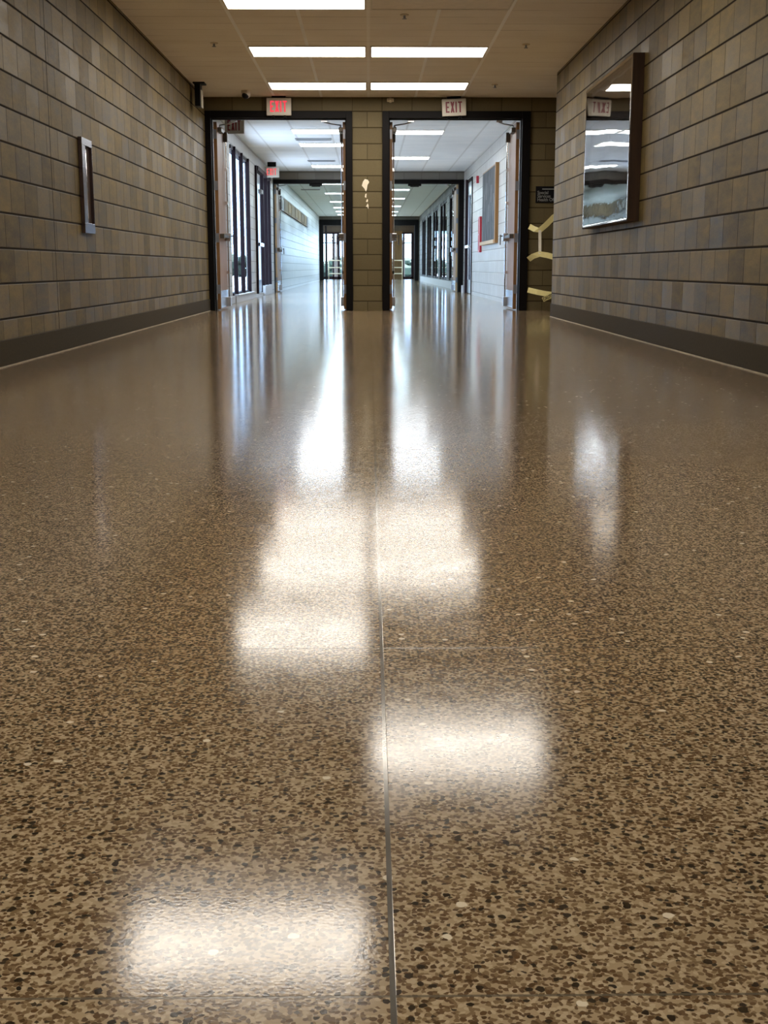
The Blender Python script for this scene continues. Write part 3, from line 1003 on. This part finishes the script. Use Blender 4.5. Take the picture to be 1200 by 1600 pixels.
# cream detector on the lintel
t = thing('smoke_detector', 'cream detector on the cross wall above the middle pier', 'detector', (0.285, W1, 2.69))
MB().box(-0.045, 0.045, -0.02, 0.0, -0.01, 0.035, 0.005).build('base', M['cream'], t)
MB().cyl((0, -0.02, 0.012), (0, -0.045, 0.004), 0.030, 20).ball((0, -0.045, 0.0), 0.026, 0.8).build('head', M['cream'], t, True)

# sprinkler heads
for k, (x, y, lb) in enumerate(((-1.52, 12.89, 'left of the lit lights'), (0.317, 11.48, 'beside the topmost lit light'),
                                (1.563, 12.93, 'right of the second light row'), (1.527, 15.69, 'right of the farthest near row'))):
    t = thing('sprinkler_head', 'small sprinkler head in the tan ceiling, ' + lb, 'sprinkler', (x, y, ZC), 0, 'sprinkler heads')
    MB().cyl((0, 0, 0), (0, 0, -0.008), 0.038, 24).build('rosette', M['cream'], t)
    MB().cyl((0, 0, -0.008), (0, 0, -0.034), 0.010, 12).cyl((0, 0, -0.034), (0, 0, -0.038), 0.020, 16).build('deflector', M['hinge'], t)

# ================================================================== NEAR WALL FITTINGS
# framed mirror on the right wall
t = thing('wall_mirror', 'large warped mirror in a brown wooden frame on the right wall', 'mirror', (XR, 11.15, 0.93))
LY, LZ, TX = 2.12, 1.275, 0.09
f = MB()
f.box(-TX, 0, -LY / 2, -LY / 2 + 0.03, 0, LZ, 0.003).box(-TX, 0, LY / 2 - 0.03, LY / 2, 0, LZ, 0.003)
f.box(-TX + 0.006, 0, -LY / 2 + 0.03, LY / 2 - 0.03, LZ - 0.03, LZ, 0.003).box(-TX + 0.006, 0, -LY / 2 + 0.03, LY / 2 - 0.03, 0, 0.03, 0.003)
f.build('frame', M['frame_brown'], t)
MB().box(-0.04, -0.004, -LY / 2 + 0.03, LY / 2 - 0.03, 0.03, LZ - 0.03).build('backing', M['frame_brown'], t)
ms = bmesh.new()
ny, nz = 60, 40
grid = [[ms.verts.new((-TX - 0.002 + 0.0008 * math.sin(3.1 * j / nz * 2.2) * math.sin(1.9 * i / ny * 2), -LY / 2 + 0.012 + (LY - 0.02) * i / ny,
                       0.004 + (LZ - 0.008) * j / nz)) for j in range(nz + 1)] for i in range(ny + 1)]
for i in range(ny):
    for j in range(nz):
        ms.faces.new((grid[i][j], grid[i][j + 1], grid[i + 1][j + 1], grid[i + 1][j]))
bmesh.ops.solidify(ms, geom=ms.faces[:], thickness=0.003)
mm = MB()
mm.bm.free()
mm.bm = ms
tag(mm.build('mirror_sheet', M['mirror'], t, True), 'rippled reflective sheet')

# narrow recessed cabinet on the left wall
t = thing('extinguisher_cabinet', 'narrow metal framed recessed cabinet on the left block wall', 'cabinet', (XL, 9.62, 0.82))
CW, CHT, P = 0.17, 0.69, 0.030
c = MB()
c.box(0, P, -CW, CW, CHT - 0.055, CHT, 0.003).box(0, P, -CW, CW, 0, 0.075, 0.003)
c.box(0, P, -CW, -CW + 0.11, 0.075, CHT - 0.055, 0.003).box(0, P, CW - 0.012, CW, 0.04, CHT - 0.055, 0.003)
c.build('trim_frame', M['cabinet'], t)
tag(MB().box(0, 0.008, -CW + 0.11, CW - 0.012, 0.075, CHT - 0.055).build('door_panel', M['cabinet_dark'], t), 'dark recessed door')
tag(MB().cyl((0.022, -CW + 0.125, 0.11), (0.022, -CW + 0.125, CHT - 0.08), 0.008).build('pull', M['chrome'], t, True), 'chrome pull strip')

# department sign in the recess
t = thing('door_sign', 'black department sign with grey lettering on the recess wall', 'sign', (2.205, W1, 1.407))
MB().box(0, 0.56, -0.012, 0, 0, 0.212, 0.002).build('plate', M['sign_black'], t)
MB().box(0.085, 0.50, -0.0135, -0.012, 0.172, 0.180).build('rule', M['sign_rule'], t)
text_mesh('Special\nServices\nHealth Office', 0.058, 'lettering', M['sign_text'], t, (0.022, -0.0135, 0.112), spacing=0.78, sx=0.92, bold=0.0008)

# barrier tape across the recess
t = thing('caution_tape', 'yellow barrier tape strung across the recess right of the doorway', 'tape', (0, 16.55, 0))
MB().ribbon([(2.118, 0.20, 1.10, 0.2), (2.17, 0.08, 1.062, 0.3), (2.232, 0.0, 1.045, 0.2), (2.31, -0.03, 1.115, 0.15), (2.40, -0.06, 1.21, 0.1),
             (2.9, -0.2, 1.50, 0.1), (AX - 0.04, -0.4, 1.78, 0)], 0.072).build('tape_strand', M['tape'], t)
MB().ribbon([(2.118, 0.20, 0.672, 0.0), (2.16, 0.10, 0.712, 0.1), (2.235, 0.0, 0.742, 0.15), (2.33, -0.05, 0.725, 0.1), (2.42, -0.08, 0.700, 0.1),
             (2.9, -0.22, 0.60, 0), (AX - 0.04, -0.4, 0.50, 0)], 0.072).build('tape_strand', M['tape'], t)
lo = MB().ribbon([(2.118, 0.20, 0.275, 0.0), (2.22, 0.06, 0.250, 0.1), (2.33, 0.0, 0.228, 0.1), (2.44, -0.05, 0.215, 0.0), (2.9, -0.2, 0.18, 0),
                  (AX - 0.04, -0.4, 0.15, 0)], 0.070).build('tape_strand', M['tape'], t)
MB().ribbon([(2.29, -0.012, 0.150, 0.2), (2.36, -0.03, 0.185, 0.1), (2.46, -0.05, 0.235, 0.0)], 0.062).build('tape_tail', M['tape'], t)
text_mesh('CAUTION', 0.055, 'lettering', M['sign_black'], lo, (2.30, -0.040, 0.137), rot=(math.pi / 2, math.radians(-27), -0.22), sx=0.8, bold=0.001, extrude=0.0004)
tag(MB().ribbon([(2.232, -0.006, 1.045, 0.0), (2.236, -0.004, 0.90, 0.2), (2.240, -0.004, 0.742, 0.5)], 0.038).build('tape_tie', M['tape_white'], t), 'white vertical strip')

# ================================================================== MIDDLE CORRIDOR FITTINGS
t = thing('display_board', 'dark glazed display board in an oak frame on the middle right wall', 'board', (MR, 22.95, 0.98))
L, H = 2.75, 1.33
f = MB()
f.box(-0.06, 0, -L / 2, -L / 2 + 0.10, 0, H, 0.004)
f.box(-0.03, 0, L / 2 - 0.06, L / 2, 0, H, 0.004)
f.box(-0.036, 0, -L / 2 + 0.10, L / 2 - 0.06, H - 0.02, H, 0.002)
f.build('frame', M['frame_oak'], t)
tag(MB().box(-0.075, 0, -L / 2 + 0.10, L / 2 - 0.06, 0, 0.06, 0.004).build('ledge', M['wood_pale'], t), 'pale wooden ledge')
MB().box(-0.035, -0.005, -L / 2 + 0.10, L / 2 - 0.06, 0.06, H - 0.02).build('panel', M['board'], t)
for k in range(5):
    yk = -0.95 + 0.42 * k
    zk = (0.55, 0.72, 0.40, 0.80, 0.62)[k]
    MB().box(-0.038, -0.0352, yk, yk + 0.22, zk, zk + 0.30).build('notice', M['notice'], t)

t = thing('fire_alarm', 'red alarm strobe high on the middle right wall', 'alarm', (MR, 25.55, 2.22))
MB().box(-0.05, 0, -0.06, 0.06, 0, 0.14, 0.004).build('base', M['red'], t)
MB().box(-0.075, -0.05, -0.03, 0.03, 0.04, 0.10, 0.004).build('strobe', M['paper'], t)
t = thing('hose_cabinet', 'slim red framed fire cabinet on the middle right wall', 'cabinet', (MR, 24.85, 0.86))
f = MB()
f.box(-0.045, 0, -0.16, -0.12, 0, 0.68, 0.003).box(-0.045, 0, 0.12, 0.16, 0, 0.68, 0.003)
f.box(-0.045, 0, -0.12, 0.12, 0.64, 0.68, 0.003).box(-0.045, 0, -0.12, 0.12, 0, 0.04, 0.003)
f.build('frame', M['red'], t)
MB().box(-0.03, -0.002, -0.12, 0.12, 0.04, 0.64).build('door_panel', M['paper'], t)
MB().cyl((-0.03, -0.09, 0.34), (-0.055, -0.09, 0.34), 0.015).build('knob', M['steel'], t)

# far left wall plaques, near to far
ys = 30.75
lens = (0.9, 1.5, 1.3, 1.6, 1.5, 1.7, 1.5, 1.6, 1.0)
for k, ln in enumerate(lens):
    first, last = k == 0, k == len(lens) - 1
    lb = 'dark framed picture nearest in the row on the far left wall' if first else \
        ('dark plaque at the far end of the row on the far left wall' if last else
         'wooden wall plaque, %s along the far left wall' % ('', 'second', 'third', 'fourth', 'fifth', 'sixth', 'seventh', 'eighth')[k])
    t = thing('wall_plaque', lb, 'plaque', (TL, ys + ln / 2, 1.93), 0, 'plaques on the far left wall')
    hz = 0.33
    m = M['plaque_dark'] if (first or last) else (M['plaque'] if k % 2 else M['plaque_b'])
    MB().box(0, 0.05, -ln / 2, ln / 2, 0, hz, 0.004).build('board', m, t)
    MB().box(0.0505, 0.054, -ln / 2 + 0.12, ln / 2 - 0.12, 0.06, hz - 0.06).build('panel', M['paper'] if first else (M['plaque_dark'] if last else M['plaque']), t)
    ys += ln + 0.09

t = thing('light_switch', 'white switch plate on the far left wall past the second doorway', 'switch', (TL, 30.95, 0.93))
MB().box(0, 0.012, -0.05, 0.05, 0, 0.14, 0.003).build('plate', M['switch'], t)
MB().box(0.012, 0.022, -0.012, 0.012, 0.055, 0.085).build('toggle', M['switch'], t)

# ================================================================== ENTRANCE END
t = thing('railing', 'pale three-bar railing before the entrance glazing', 'railing', (0, WE - 0.7, 0))
for xa, xb in ((-1.95, -0.95), (0.95, 1.62)):
    for z in (0.27, 0.56, 0.90):
        MB().cyl((xa, 0, z), (xb, 0, z), 0.024, 12).build('rail', M['rail'], t, True)
    for x in (xa, xb):
        MB().cyl((x, 0, 0), (x, 0, 0.93), 0.022, 12).build('post', M['rail'], t, True)
for z in (0.27, 0.56, 0.90):
    MB().cyl((-0.95, 0, z), (0.95, 0, z), 0.024, 12).build('rail', M['rail'], t, True)

t = thing('timber_column', 'tan timber clad column at the right of the entrance', 'column', (1.42, WE - 0.35, 0))
MB().box(-0.21, 0.21, -0.15, 0.15, 0.0, 2.30, 0.01).build('shaft', M['tan_post'], t)
MB().box(-0.23, 0.23, -0.17, 0.17, 0, 0.10, 0.005).build('plinth', M['tan_post'], t)
t = thing('door_post', 'slim dark post left of the entrance', 'post', (-2.05, WE - 1.2, 0))
MB().box(-0.04, 0.04, -0.04, 0.04, 0, ZC - 0.001, 0.004).build('shaft', M['black'], t)
MB().box(-0.07, 0.07, -0.07, 0.07, 0, 0.03, 0.004).build('foot', M['black'], t)

# outside: hedge and tree trunks
rnd = random.Random(3)
m = MB()
for k in range(260):
    m.ball((rnd.uniform(-14, 14), rnd.uniform(84, 86), rnd.uniform(0.1, 1.1)), rnd.uniform(0.3, 0.6), 0.8, 1)
tag(m.build('hedge', M['hedge']), 'dark green hedge outside beyond the entrance glazing', 'hedge')
for k, (x, y) in enumerate(((-1.75, 70.0), (-2.05, 74.0), (1.95, 72.0))):
    t = thing('tree', ('bare tree trunk outside the entrance, nearest', 'bare tree trunk outside the entrance, leftmost and farther', 'bare tree trunk outside right of the column')[k],
              'tree', (x, y, -0.06))
    MB().cyl((0, 0, 0), (0.05, 0, 3.2), 0.10, 10, 0.06).build('trunk', M['trunk'], t, True)
    b = MB()
    for q in range(7):
        a = rnd.uniform(0, 6.28)
        z0 = rnd.uniform(1.6, 3.1)
        b.cyl((0.03, 0, z0), (0.03 + 0.7 * math.cos(a), 0.7 * math.sin(a), z0 + 0.9), 0.03, 6, 0.012)
    b.build('branches', M['trunk'], t)
